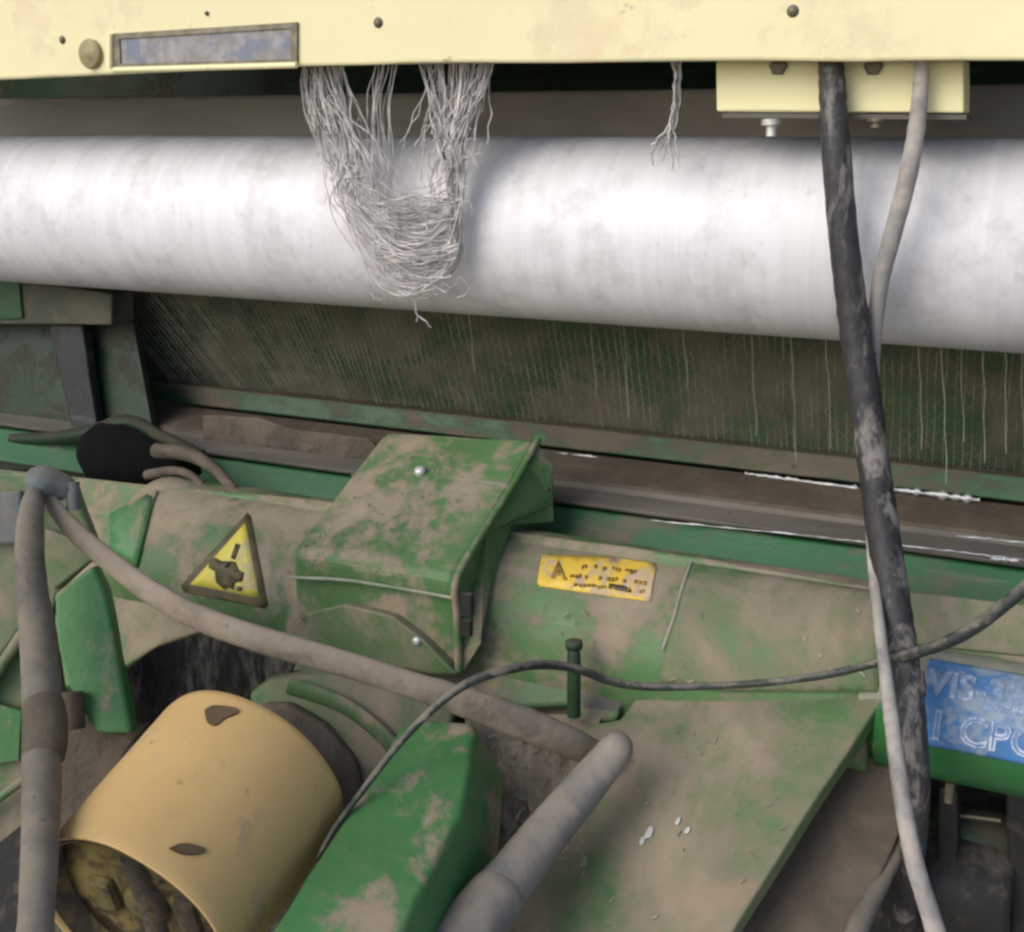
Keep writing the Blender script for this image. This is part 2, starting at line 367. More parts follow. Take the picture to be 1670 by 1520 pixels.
# ------------------------------------------------------------------ pale block under the panel
YB = -.122
t = thing('mounting_block', at(1370, 185, YB), 'pale yellow rectangular block hanging under the panel behind the hoses', 'block')
q = [at(1168, 98, YB), at(1572, 98, YB), at(1572, 184, YB), at(1168, 181, YB)]
m_ = MB(); m_.prism(q, (0, .045, 0)); m_.build('body', 'block', t, bevel=.002)
m_ = MB(); q2 = [at(1178, 184, YB+.004), at(1576, 187, YB+.004), at(1576, 195, YB+.004), at(1178, 192, YB+.004)]
m_.prism(q2, (0, .046, 0)); m_.build('base_plate', 'olive', t)
for bx, by in ((1270, 108), (1425, 108)):
    c = at(bx, by, YB); m_ = MB(); m_.lathe(c, (0, -1, 0), [(-.001, 0), (-.001, .009), (.003, .009), (.004, .007), (.004, 0)], 6); m_.build('bolt_head', 'bolt', t)
for bx, y0, y1, mt in ((1258, 194, 222, 'bolt_pale'), (1428, 193, 208, 'bolt')):
    a, b = at(bx, y0, YB+.012), at(bx, y1, YB+.012); m_ = MB(); m_.tube([a, b], .0055, 8); m_.tube([a, a.lerp(b, .35)], .0105, 6); m_.build('bolt_end', mt, t)

# ------------------------------------------------------------------ board and baling net behind the roller
q = [Vector((-1.45, .10, -.02)), Vector((1.1, .10, -.02)), Vector((1.1, .215, -.33)), Vector((-1.45, .215, -.33))]
m_ = MB(); m_.prism(q, (0, .012, .004)); o = m_.build('back_board', 'back'); tag(o, 'dim sloping board coated in brown dust behind the net', 'board')
def curtain(x, s):              # s 0 at the top, 1 at the bottom
    return Vector((x, .085+.115*s, -.035-.275*s))
m_ = MB()
rnd = random.Random(3)
x = -.86
while x < .70:
    slant = .16*max(0, min(1, (-.30-x)/.45)); r_ = .0006+.0005*rnd.random()
    P = [curtain(x + slant*s + .004*mnoise.noise((x*40, s*3, 1)), s) + Vector((0, -.004*rnd.random(), 0)) for s in (0, .14, .28, .42, .56, .7, .85, 1)]
    m_.tube(P, r_, 3, False)
    x += .0085+.004*rnd.random()
x = -.86
while x < .70:
    slant = .16*max(0, min(1, (-.30-x)/.45)); P = []
    nz = 26
    for k in range(nz+1):
        s = k/nz; P.append(curtain(x + slant*s + (.0065 if k % 2 else -.0065) + .003*mnoise.noise((x*30, k*.7, 2)), s) + Vector((0, -.003, 0)))
    m_.tube(P, .00048, 3, False)
    x += .013
net = m_.build('baling_net', 'net'); tag(net, 'dusty fine mesh baling net hanging below the roller, slanting at its left edge', 'net')
# single pale threads that hang free in front of the net, one object each
rnd = random.Random(11)
for px, y0, y1, wd in ((758, 500, 612, 3.4), (1110, 545, 640, 2.6), (1222, 550, 720, 2.6), (1290, 560, 760, 2.4), (1345, 560, 740, 2.8), (1498, 570, 742, 3.2), (1535, 572, 800, 3.6), (1568, 575, 730, 3.0), (1604, 575, 765, 3.4), (1640, 577, 750, 3.4), (1664, 578, 740, 3.0), (1015, 535, 690, 2.4), (960, 530, 655, 2.2)):
    a = at(px, y0-60, .075); b = at(px+rnd.uniform(-3, 3), y1, .075); b.y = a.y+.03; P = [a.lerp(b, k/6)+Vector((.0015*rnd.uniform(-1, 1), 0, 0)) for k in range(7)]
    m_ = MB(); m_.tube(P, wd*.55*1.45/F/2, 5); o = m_.build('net_thread', 'net_white')
    where = 'between the tangled twine and the gear cover' if px < 800 else ('left of the black hose' if px < 1400 else 'right of the black hose')
    tag(o, 'thin pale loose thread over the net, ' + where, 'thread', 'loose threads hanging in front of the net')

# ------------------------------------------------------------------ rails under the net: one folded section running the whole width, recess shade put into its dark colours
def col(y, Y, x=1250): p = at(x, y, Y); return (p.y, p.z)
t = thing('channel_rail', (.0, .1, -.36), 'long folded green rail below the net, its ledges deep in brown dust', 'rail')
def extr(prof, name, mat, x0=-1.4, x1=1.0, bev=.002, **kw):
    m_ = MB(); m_.prism([Vector((x0, y, z)) for y, z in prof], (x1-x0, 0, 0)); return m_.build(name, mat, t, bevel=bev)
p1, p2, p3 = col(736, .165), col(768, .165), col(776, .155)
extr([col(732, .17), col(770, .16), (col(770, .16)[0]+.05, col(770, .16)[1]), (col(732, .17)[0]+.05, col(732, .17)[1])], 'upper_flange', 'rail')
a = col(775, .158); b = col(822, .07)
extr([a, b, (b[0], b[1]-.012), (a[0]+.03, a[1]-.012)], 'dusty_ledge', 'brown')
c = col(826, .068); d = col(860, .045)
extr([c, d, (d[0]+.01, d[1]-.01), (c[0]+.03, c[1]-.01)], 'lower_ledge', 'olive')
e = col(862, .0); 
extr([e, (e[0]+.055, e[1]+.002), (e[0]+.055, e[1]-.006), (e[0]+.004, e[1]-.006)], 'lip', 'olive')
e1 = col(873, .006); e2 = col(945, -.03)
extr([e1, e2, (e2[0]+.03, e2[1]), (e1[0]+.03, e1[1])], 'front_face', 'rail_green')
# scraped bright edges
def strip(pts, Y, wd, lab):
    m_ = MB(); P = []
    for i, (x, y) in enumerate(spline(pts, 9)): P.append(at(x, y, Y)+Vector((0, 0, .0012*mnoise.noise((i*.8, x*.01, 3)))))
    m_.tube(P, [wd*1.45/F/2*(.2+1.1*abs(mnoise.noise((i*.9, wd, pts[0][0]*.1)))) for i in range(len(P))], 5, flat=.5)
    o = m_.build('scraped_edge', 'steel', t); o['label'] = lab
strip([(1215, 772), (1260, 778), (1320, 786), (1400, 797)], .150, 13, 'bright scraped edge left of the black hose')
strip([(1455, 798), (1520, 806), (1598, 816)], .146, 25, 'bright scraped edge right of the black hose')
strip([(890, 739), (930, 741), (975, 747)], .150, 10, 'pale scrape beside the gear cover')
strip([(1062, 849), (1200, 862), (1330, 875), (1425, 886)], -.004, 5, 'thin bright line along the lip')
strip([(1455, 888), (1560, 900), (1680, 914)], -.004, 5, 'thin bright line along the lip')
strip([(1615, 911), (1640, 913), (1662, 915)], -.008, 14, 'white scuff at the right end of the lip')
strip([(1560, 874), (1620, 880), (1680, 886)], .02, 6, 'pale scratch at the right end of the lower ledge')

# ------------------------------------------------------------------ left: end bracket, side sheet, grey strut
t = thing('end_bracket', at(90, 530, .0), 'flat olive green bracket plate under the left end of the roller', 'bracket')
m_ = MB(); m_.prism([at(-120, 458, .04), at(60, 462, .04), at(182, 480, .04), at(182, 530, .04), at(-120, 528, .04)], (0, .05, 0)); m_.build('bracket_plate', 'olive_dim', t, bevel=.003)
m_ = MB(); m_.prism([at(-120, 455, .035), at(30, 455, .035), at(36, 520, .035), at(-120, 524, .035)], (0, .005, 0)); m_.build('side_tab', 'rail', t, bevel=.002)
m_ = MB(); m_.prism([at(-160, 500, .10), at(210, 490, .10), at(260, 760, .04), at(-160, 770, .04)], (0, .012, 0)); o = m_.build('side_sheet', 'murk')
tag(o, 'dark green sheet at the left edge below the olive bracket', 'sheet')
m_ = MB(); m_.prism([at(78, 528, .055), at(132, 528, .055), at(158, 700, .03), at(116, 700, .03)], (0, .02, 0)); o = m_.build('slanted_strut', paint('dark_grey_strut', (.014, .017, .016), (.045, .045, .04), .3, 12, chips=.1), bevel=.004)
tag(o, 'dark grey slanted strut in front of the dark green sheet', 'strut')

# ------------------------------------------------------------------ main frame: sloping dusty plate that carries the two stickers
PF = at(850, 868, -.12); AF = R(35); NF = Vector((0, -math.cos(AF), math.sin(AF)))
def frp(x, y, lift=0): return onp(x, y, PF, NF) + NF*lift
# a thick tube runs along X in front of that plate; the stickers are wrapped round it
T0, B0 = frp(850, 884), frp(1000, 1142); SG = .032; CH = math.hypot(T0.y-B0.y, T0.z-B0.z); RT = (CH*CH/4+SG*SG)/(2*SG)
TC = Vector((0, (T0.y+B0.y)/2, (T0.z+B0.z)/2)) - Vector((0, -(T0.z-B0.z), (T0.y-B0.y)*1.0)).normalized()*(RT-SG)
def fr(x, y, lift=0):
    d = ray(x, y); oy, oz = CAM.y-TC.y, CAM.z-TC.z; rad = RT+lift
    a, b, c = d.y*d.y+d.z*d.z, 2*(d.y*oy+d.z*oz), oy*oy+oz*oz-rad*rad
    return CAM + d*((-b-math.sqrt(max(0, b*b-4*a*c)))/(2*a))
def frn(p): return Vector((0, p.y-TC.y, p.z-TC.z)).normalized()
def wrap(name, polys, lift, th, mat, parent):
    """thin sheet wrapped on the tube: each outline (photo rows and columns) is cut into small faces first"""
    m_ = MB()
    for pts in polys:
        b2 = bmesh.new(); b2.faces.new([b2.verts.new((x, y, 0)) for x, y in pts])
        bmesh.ops.triangulate(b2, faces=b2.faces[:])
        for _ in range(5):
            lg = [e for e in b2.edges if e.calc_length() > 26]
            if not lg: break
            bmesh.ops.subdivide_edges(b2, edges=lg, cuts=1); bmesh.ops.triangulate(b2, faces=b2.faces[:])
        vt = {v: m_.bm.verts.new(fr(v.co.x, v.co.y, lift+th)) for v in b2.verts}
        vb = {v: m_.bm.verts.new(fr(v.co.x, v.co.y, lift+th) - frn(fr(v.co.x, v.co.y, lift+th))*th) for v in b2.verts}
        for f in b2.faces:
            q = list(f.verts); m_.bm.faces.new([vt[v] for v in q]).smooth = True; m_.bm.faces.new([vb[v] for v in reversed(q)])
        for e in b2.edges:
            if len(e.link_faces) == 1: p, q = e.verts; m_.bm.faces.new((vt[p], vt[q], vb[q], vb[p]))
        b2.free()
    return m_.build(name, mat, parent)
t = thing('sloping_cover', fr(850, 1100), 'long thick green tube housing caked with dust and carrying two yellow stickers', 'housing')
left_poly = [(-150, 752), (0, 764), (250, 790), (520, 814), (640, 830), (640, 1160), (470, 1100), (400, 1045), (330, 1030), (260, 1052), (195, 1092), (80, 1130), (-150, 1100)]
m_ = MB(); m_.prism([frp(x, y) for x, y in left_poly], -NF*.03); m_.build('left_face', 'frame', t, bevel=.004)
right_poly = [(640, 840), (850, 868), (1120, 905), (1430, 957), (1720, 993), (1720, 1090), (1488, 1062), (1438, 1142), (1200, 1150), (1015, 1150), (1005, 1176), (940, 1176), (938, 1150), (640, 1160)]
m_ = MB(); m_.prism([frp(x, y, .0) for x, y in right_poly], -NF*.03); m_.build('right_face', 'frame', t, bevel=.004)
# raised dusty end of the right face with its weld seam
m_ = MB(); xl, xr = fr(176, 880).x, fr(1446, 1010).x
m_.lathe((xl, TC.y, TC.z), (1, 0, 0), [(0, RT*.5), (0, RT-.004), (.004, RT)] + [((xr-xl)*k/24, RT+.0008*mnoise.noise((k*.7, 0, 0))) for k in range(1, 24)] + [(xr-xl-.004, RT), (xr-xl, RT-.004), (xr-xl, RT*.5)], 96)
m_.build('tube_body', 'frame', t)
wrap('overlay_plate', [[(1124, 908), (1430, 960), (1440, 1010), (1434, 1128), (1180, 1126), (1072, 1114), (1097, 1010)]], .0, .005, 'plate', t)
m_ = MB(); m_.prism([frp(x, y, .004) for x, y in ((1420, 958), (1720, 994), (1720, 1076), (1490, 1052), (1440, 1120))], -NF*.0035); m_.build('end_plate', 'plate', t, bevel=.002)
m_ = MB(); P = [fr(x, y, .005) for x, y in spline([(1128, 914), (1112, 960), (1098, 1010), (1080, 1060)], 8)]
m_.tube([p+Vector((.002*mnoise.noise((i, 0, 0)), 0, 0)) for i, p in enumerate(P)], [.0016+.0018*abs(mnoise.noise((i*.9, 4, 0))) for i in range(len(P))], 6); m_.build('weld_seam', paint('weld_seam_green', (.13, .2, .11), (.33, .31, .24), .5, 40, chips=.3), t)
m_ = MB(); P = [fr(x, y, .001) for x, y in spline([(255, 802), (236, 860), (220, 925)], 6)]; m_.tube(P, .003, 6); m_.build('weld_seam', 'plate', t)
wrap('gusset', [[(178, 838), (240, 806), (250, 812), (222, 925), (180, 900)]], .0, .004, 'green', t)

# warning triangle
def film(name, pts, lift, th, mat, parent): return wrap(name, [pts], lift, th, mat, parent)
tri = [(403, 836), (409, 842), (436, 985), (430, 992), (300, 966), (294, 956)]
st = film('warning_sticker', tri, .0004, .0008, 'ink', t); st['label'] = 'yellow warning triangle with dark border'
film('yellow_field', [(400, 852), (423, 976), (310, 953)], .0014, .0005, 'sticker', st)
def pict(name, polys, mat, par, lift=.0020): return wrap(name, polys, lift, .0005, mat, par)
pict('pictogram', [
    [(341, 915), (350, 909), (362, 915), (366, 925), (372, 926), (378, 915), (384, 916), (381, 934), (390, 930), (398, 934), (395, 948), (384, 950), (380, 962), (374, 958), (366, 962), (362, 950), (352, 950), (350, 932), (340, 926)],
    [(384, 886), (392, 888), (383, 913), (376, 910)],
    [(386, 956), (395, 957), (394, 964), (385, 963)]], 'ink', st)
# orange sticker
os_ = [(884, 904), (1000, 908), (1068, 918), (1070, 924), (1060, 980), (1052, 980), (880, 956), (876, 950)]
st2 = film('orange_sticker', os_, .0004, .0010, 'orange', t); st2['label'] = 'orange yellow sticker with worn print'
rnd = random.Random(5); polys = [[(897, 942), (911, 914), (925, 946), (918, 945), (911, 926), (904, 943)], [(908, 930), (914, 930), (913, 938), (909, 938)]]
pict('warning_mark', polys, 'ink_orange', st2)
bars = []
for line, (yl, x0, x1, hh) in enumerate(((918, 934, 1040, 7), (935, 930, 1052, 7), (950, 936, 1048, 6))):
    x = x0
    while x < x1:
        wd = rnd.uniform(2.5, 6); dy = (x-930)*.13
        if rnd.random() < .72:
            y = yl + dy*.75 + rnd.uniform(-1.5, 1.5); bars.append([(x, y), (x+wd, y+wd*.13), (x+wd-1, y+hh*rnd.uniform(.5, 1)+wd*.13), (x-1, y+hh*rnd.uniform(.5, 1))])
        x += wd + rnd.uniform(1.2, 2.6)
pict('worn_print', bars, 'ink_orange', st2)
pict('print_bar', [[(993, 951), (1018, 955), (1030, 962), (1028, 966), (1006, 962), (992, 959)]], 'ink', st2)

# ------------------------------------------------------------------ gear cover in the middle
A, B = at(628, 700, -.035), at(880, 714, -.035)
C, D = at(474, 898, -.25), at(742, 944, -.25)
t = thing('gear_cover', (C+D)/2+Vector((0, .1, -.1)), 'wedge shaped green sheet metal cover in the middle, its top blotched with dust', 'gear cover')
C1, D1 = at(474, 948, -.252), at(742, 984, -.252)
C2, D2 = at(480, 1012, -.243), at(750, 1096, -.243)
bk = Vector((0, .0, -.25)); m_ = MB(); lf = [A, C, C2, A+bk]; rf = [B, D, D2, B+bk]
m_.hexa(lf + rf); m_.build('cover_body', 'guard', t, bevel=.011, seg=4)
m_ = MB(); P = [at(x, y, -.256) for x, y in spline([(474, 942), (560, 946), (640, 958), (738, 975)], 8)]; m_.tube(P, .0022, 6); m_.build('fold_ridge', paint('fold_green', (.07, .2, .08), (.3, .3, .22), .55, 14, chips=.3), t)
# side plate with its turned-out flange
Sd = [at(876, 722, -.04), at(900, 760, -.045), at(904, 852, -.06), at(835, 856, -.12), at(800, 960, -.20), at(783, 1050, -.243), at(757, 1094, -.247), at(745, 1090, -.25), at(744, 946, -.25)]
m_ = MB(); m_.prism(Sd, (-.006, .012, -.004)); sp = m_.build('side_plate', 'guard', t, bevel=.002)
m_ = MB(); P = [at(x, y, Y) for x, y, Y in spline([(878, 716, -.036), (840, 785, -.105), (790, 865, -.185), (744, 946, -.252), (745, 1000, -.254), (748, 1094, -.252)], 8)]; m_.tube(P, .0045, 8); m_.build('side_edge', 'guard', t)
m_ = MB(); c = at(762, 985, -.262); m_.box(c, (.006, .004, .012)); m_.box(at(762, 1024, -.262), (.005, .004, .009)); m_.build('latch', 'dark', sp)
for x, y, Y, l in ((686, 771, -.115, .011), ):
    c = at(x, y, Y)
    nrm = (B-A).cross(C-A).normalized(); nrm = nrm if nrm.z > 0 else -nrm
    r0 = ray(x, y); c = CAM + r0*((A-CAM).dot(nrm)/r0.dot(nrm))
    m_ = MB(); m_.lathe(c, nrm, [(-.002, 0), (-.002, .0075), (.005, .0075), (.0075, .005), (.0075, 0)], 6); m_.build('bolt_head', 'bolt_pale', t)
m_ = MB(); c = at(680, 1045, -.262); m_.lathe(c, (0, -1, .2), [(-.01, 0), (-.01, .005), (.003, .005), (.003, 0)], 6); m_.build('bolt_head', 'bolt_pale', t)
for x, y in ((888, 800), (893, 828)):
    c = at(x, y, -.058); m_ = MB(); m_.lathe(c, (1, -.8, 0), [(-.004, 0), (-.004, .006), (.004, .006), (.004, 0)], 6); m_.build('bolt_head', 'bolt', t)
m_ = MB(); m_.prism([at(x, y, -.262) for x, y in ((500, 1000), (560, 985), (640, 1005), (690, 1045), (745, 1100), (700, 1100), (560, 1070), (500, 1045))], (0, .02, -.004))
o = m_.build('dusty_tongue', 'plate', t, bevel=.003)

# ------------------------------------------------------------------ rubber boot and small hoses at the left behind the frame
t = thing('rubber_boot', at(220, 790, -.02), 'black rubber boot lying in the dark above the left end of the cover plate', 'rubber boot')
c = at(215, 742, -.03)
m_ = MB(); m_.lathe(c + Vector((-.085, 0, .0)), (1, .1, -.10), [(0, 0), (.002, .03), (.02, .044), (.06, .048), (.12, .044), (.16, .03), (.18, .020), (.20, 0)], 28)
sr = plain('shaded_black_rubber', (.004, .004, .004), .95); sr.node_tree.nodes['Principled BSDF'].inputs['Specular IOR Level'].default_value = .15; m_.build('boot', sr, t)  # black rubber darkened further to carry the shadow it lies in
P, r_ = hose([(255, 735, -.06, 26), (310, 742, -.07, 24), (350, 765, -.08, 20), (382, 800, -.09, 18)]); m_ = MB(); m_.tube(P, r_, 10)
tag(m_.build('stub_hose', 'brown'), 'short brown hose curving right from the black boot down behind the cover plate', 'hose')
P, r_ = hose([(240, 775, -.07, 18), (285, 768, -.08, 16), (315, 778, -.09, 14), (335, 800, -.1, 12)]); m_ = MB(); m_.tube(P, r_, 8)
tag(m_.build('stub_hose', 'brown'), 'smaller brown hose end curving under the brown hose beside the black boot', 'hose')
P, r_ = hose([(20, 716, -.0, 18), (90, 714, -.01, 22), (150, 705, -.02, 26), (210, 688, -.01, 24), (265, 712, -.03, 20), (330, 742, -.03, 18)]); m_ = MB(); m_.tube(P, r_, 8)
tag(m_.build('arched_hose', 'murk'), 'dark green hose arching over the black rubber boot', 'hose')
m_ = MB(); m_.prism([at(x, y, .06) for x, y in ((330, 675), (420, 680), (480, 700), (600, 712), (640, 760), (330, 768))], (0, .03, -.02)); tag(m_.build('grey_bracket', 'brown', bevel=.004), 'dim grey bracket plate lying left of the gear cover below the net', 'bracket')

# ------------------------------------------------------------------ lower plates on the right
AL = R(52); NL = Vector((.10, -math.cos(AL), math.sin(AL))).normalized(); PL = frp(1200, 1150)
q0, q1, q2 = fr(1040, 1146, .003), fr(1436, 1140, .003), onp(900, 1515, PL, NL)
NL = (q1-q0).cross(q2-q0).normalized(); NL = NL if NL.z > 0 else -NL; PL = q0
def lo(x, y, lift=0): return onp(x, y, PL, NL)+NL*lift
lp = [(940, 1184), (1012, 1172), (1036, 1140), (1120, 1130), (1250, 1132), (1444, 1132), (1405, 1192), (1320, 1318), (1205, 1500), (1150, 1590), (700, 1590), (745, 1420), (770, 1180)]
m_ = MB(); m_.prism([lo(x, y) for x, y in lp], -NL*.02); o = m_.build('lower_plate', 'plate', bevel=.003)
tag(o, 'wide dust caked green plate at lower right with a dark diagonal right edge', 'plate')
NB = Vector((.1, -math.cos(R(50)), math.sin(R(50)))).normalized(); PB = lo(1400, 1250, -.075)
def br(x, y, lift=0): return onp(x, y, PB, NB)+NB*lift
m_ = MB(); m_.prism([br(x, y) for x, y in ((1380, 1180), (1480, 1180), (1480, 1330), (1440, 1420), (1385, 1530), (1340, 1600), (1120, 1600), (1190, 1490))], -NB*.02)
o = m_.build('side_flange', 'brown', bevel=.003); tag(o, 'brown dirt covered flange right of the diagonal dark gap', 'flange')
m_ = MB(); P, r_ = hose([(1490, 1340, -.22, 26), (1450, 1410, -.26, 30), (1405, 1500, -.32, 36), (1380, 1560, -.35, 38)]); m_.tube(P, r_, 10)
tag(m_.build('edge_bar', 'vert_hose'), 'narrow grey brown bar beside the brown flange at the bottom', 'bar')

# ------------------------------------------------------------------ hydraulic cylinder with the blue decal
YC = -.165; c0 = at(1408, 1140, YC); RC = 104*((c0-CAM).dot(FWD)*.985)/F
t = thing('hydraulic_cylinder', c0+Vector((.2, 0, -RC)), 'green cylinder with a scuffed blue decal at the right edge', 'cylinder')
m_ = MB(); m_.lathe(c0, (1, 0, 0), [(0, 0), (0, RC*.80), (.004, RC*.86), (.02, RC*.87), (.022, RC*.985), (.06, RC), (.5, RC), (.5, 0)], 72); brl = m_.build('barrel', 'tube', t)
def oncyl(x, ang, r):                         # ang 0 faces -Y, positive up
    return Vector((x, c0.y - math.cos(ang)*r, c0.z + math.sin(ang)*r))
xd0 = at(1502, 1140, YC-RC*.9).x; xd1 = xd0+.30
a0, a1 = R(76), R(-4)
m_ = MB(); n = 24; rr0, rr1 = RC+.0004, RC+.0012
vv = [[(m_.bm.verts.new(oncyl(xx, a0+(a1-a0)*k/n, rr1)), m_.bm.verts.new(oncyl(xx, a0+(a1-a0)*k/n, rr0))) for k in range(n+1)] for xx in (xd0, xd1)]
for k in range(n):
    m_.bm.faces.new((vv[0][k][0], vv[1][k][0], vv[1][k+1][0], vv[0][k+1][0])).smooth = True
    m_.bm.faces.new((vv[0][k][0], vv[0][k+1][0], vv[0][k+1][1], vv[0][k][1])); m_.bm.faces.new((vv[1][k][1], vv[1][k+1][1], vv[1][k+1][0], vv[1][k][0]))
for k in (0, n): m_.bm.faces.new((vv[0][k][0], vv[0][k][1], vv[1][k][1], vv[1][k][0]))
dec = m_.build('blue_decal', 'blue', t)
def text_on_cyl(body, x0, ang_c, size, mat, r, offset=0.0, name='lettering', sx=1.0):
    cu = bpy.data.curves.new('txt', 'FONT'); cu.body = body; cu.size = size; cu.align_y = 'CENTER'; cu.offset = offset; cu.extrude = .0004; cu.resolution_u = 3
    to = bpy.data.objects.new('txt', cu); COL.objects.link(to)
    dg = bpy.context.evaluated_depsgraph_get(); me = bpy.data.meshes.new_from_object(to.evaluated_get(dg))
    bpy.data.objects.remove(to)
    m_ = MB(); m_.bm.from_mesh(me)
    bmesh.ops.triangulate(m_.bm, faces=m_.bm.faces[:]); bmesh.ops.subdivide_edges(m_.bm, edges=m_.bm.edges[:], cuts=1)
    for v in m_.bm.verts: v.co = oncyl(x0+v.co.x*sx, ang_c+v.co.y/RC, r+v.co.z)
    return m_.build(name, mat, dec)
text_on_cyl('VIS-3HB', xd0+.003, R(50), .036, 'white', RC+.0018, .0012, sx=.92)
text_on_cyl('1 CPO-C', xd0+.008, R(14), .038, 'white', RC+.0018, .0011, sx=.98)
text_on_cyl('1 CPO-C', xd0+.008, R(14), .038, 'blue', RC+.0026, -.0012, name='lettering_core', sx=.98)
m_ = MB()
for x0_, x1_, aa, hh in ((.055, .16, R(39), .010), (.10, .2, R(21), .006)):
    q = []
    for k in range(7):
        xx = xd0+x0_+(x1_-x0_)*k/6; q.append((xx, aa+hh/RC*(.5+.4*mnoise.noise((k*.9, x0_*50, 0)))))
    for k in range(6):
        f = [oncyl(q[k][0], q[k][1], RC+.0016), oncyl(q[k+1][0], q[k+1][1], RC+.0016), oncyl(q[k+1][0], aa-hh/RC*.5, RC+.0016), oncyl(q[k][0], aa-hh/RC*.5, RC+.0016)]
        m_.hexa(f + [p+Vector((0, .0006, 0)) for p in f])
m_.build('highlight_band', 'white', dec)  # pale bands; the upper one is the barrel's highlight painted on
m_ = MB(); c = at(1550, 1275, YC-.03); m_.tube([c, c+Vector((0, 0, -.022))], .0045, 8); m_.build('grease_nipple', 'bolt', t)

# bits below the cylinder, their shade put into darker materials
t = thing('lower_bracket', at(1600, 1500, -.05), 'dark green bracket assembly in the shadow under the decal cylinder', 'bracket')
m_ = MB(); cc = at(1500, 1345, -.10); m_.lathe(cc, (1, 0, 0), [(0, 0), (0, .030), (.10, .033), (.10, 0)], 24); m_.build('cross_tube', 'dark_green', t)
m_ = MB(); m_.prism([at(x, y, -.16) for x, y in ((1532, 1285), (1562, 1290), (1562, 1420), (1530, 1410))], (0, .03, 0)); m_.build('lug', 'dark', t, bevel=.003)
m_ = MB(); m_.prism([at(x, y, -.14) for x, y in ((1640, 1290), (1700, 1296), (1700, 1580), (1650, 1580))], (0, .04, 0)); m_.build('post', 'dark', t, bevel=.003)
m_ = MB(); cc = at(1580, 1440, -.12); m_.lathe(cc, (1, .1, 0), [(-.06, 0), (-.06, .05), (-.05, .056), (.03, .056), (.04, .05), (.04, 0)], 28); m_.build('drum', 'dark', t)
m_ = MB(); m_.prism([at(x, y, .02) for x, y in ((1380, 1180), (1800, 1200), (1800, 1700), (1250, 1700))], (0, .02, 0)); m_.build('gap_backdrop', 'dark', t)  # dark sheet added behind so the gaps read as shade
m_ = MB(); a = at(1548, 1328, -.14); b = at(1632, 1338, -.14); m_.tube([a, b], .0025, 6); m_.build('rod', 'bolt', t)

# ------------------------------------------------------------------ yellow shaft guard, shaft joint and its housing
fa, ra = atd(213, 1508, 1.04), atd(408, 1262, 1.185)
AX = (ra-fa); LG = AX.length; AX = AX.normalized(); RF = 190*1.04/F; RB = 173*1.185/F
t = thing('shaft_guard', fa+AX*LG*.5, 'big yellow tubular shaft guard with an open end at lower left', 'shaft guard')
m_ = MB(); th = .0026
m_.lathe(fa, AX, [(0, RF-.0005), (.001, RF), (.012, RF), (LG*.5, (RF+RB)/2), (LG*.96, RB), (LG, RB*.99), (LG+.003, RB*.95), (LG+.001, RB*.91), (LG*.97, RB-th*1.4), (LG*.5, (RF+RB)/2-th), (.01, RF-th), (0, RF-th)], 96, closed=True)

for v in m_.bm.verts: v.co += Vector((mnoise.noise(v.co*14), mnoise.noise(v.co*14+Vector((9, 0, 0))), mnoise.noise(v.co*14+Vector((0, 9, 0)))))*.0022
m_.build('guard_tube', 'cone', t)
m_ = MB(); m_.lathe(fa, AX, [(.003, RF-.0068), (LG*.5, (RF+RB)/2-.007), (LG*.96, RB-.008), (LG*.96, RB-.0095), (LG*.5, (RF+RB)/2-.0085), (.003, RF-.0083)], 96, closed=True); m_.build('shade_sleeve', 'cone_in', t)  # dark sleeve added so the lit inner wall looks shaded
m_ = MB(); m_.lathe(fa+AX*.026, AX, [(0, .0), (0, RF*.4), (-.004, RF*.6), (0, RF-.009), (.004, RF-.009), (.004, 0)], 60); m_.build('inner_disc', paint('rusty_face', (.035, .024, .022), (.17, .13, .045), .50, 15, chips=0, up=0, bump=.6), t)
def oncone(x, y):    # where the photo's ray meets the guard
    r0 = ray(x, y).normalized(); o0 = CAM-fa; d = r0-AX*r0.dot(AX); oo = o0-AX*o0.dot(AX); rad = (RF+RB)/2
    for _ in range(6):
        a, b, c = d.dot(d), 2*d.dot(oo), oo.dot(oo)-rad*rad; q = max(0, b*b-4*a*c); p = CAM+r0*((-b-math.sqrt(q))/(2*a))
        rad = RF+(RB-RF)*max(0, min(1, (p-fa).dot(AX)/LG))
    return p
def radial(p): d = p-fa; return (d-AX*d.dot(AX)).normalized()
dm = paint('dark_slot', (.075, .042, .016), (.13, .09, .045), .4, 30, chips=0)
for pts in ([(334, 1160), (350, 1152), (384, 1156), (388, 1164), (368, 1172), (352, 1184), (338, 1178)], [(276, 1384), (300, 1376), (332, 1384), (330, 1392), (300, 1394)]):
    m_ = MB(); q = [oncone(x, y) for x, y in [t_[:2] for t_ in spline([p_ for p_ in pts]+[pts[0]], 4)][:-1]]; nn = radial(sum(q, Vector())/len(q))
    m_.prism([p+radial(p)*.0016 for p in q], -nn*.006); m_.build('slot', dm, t)
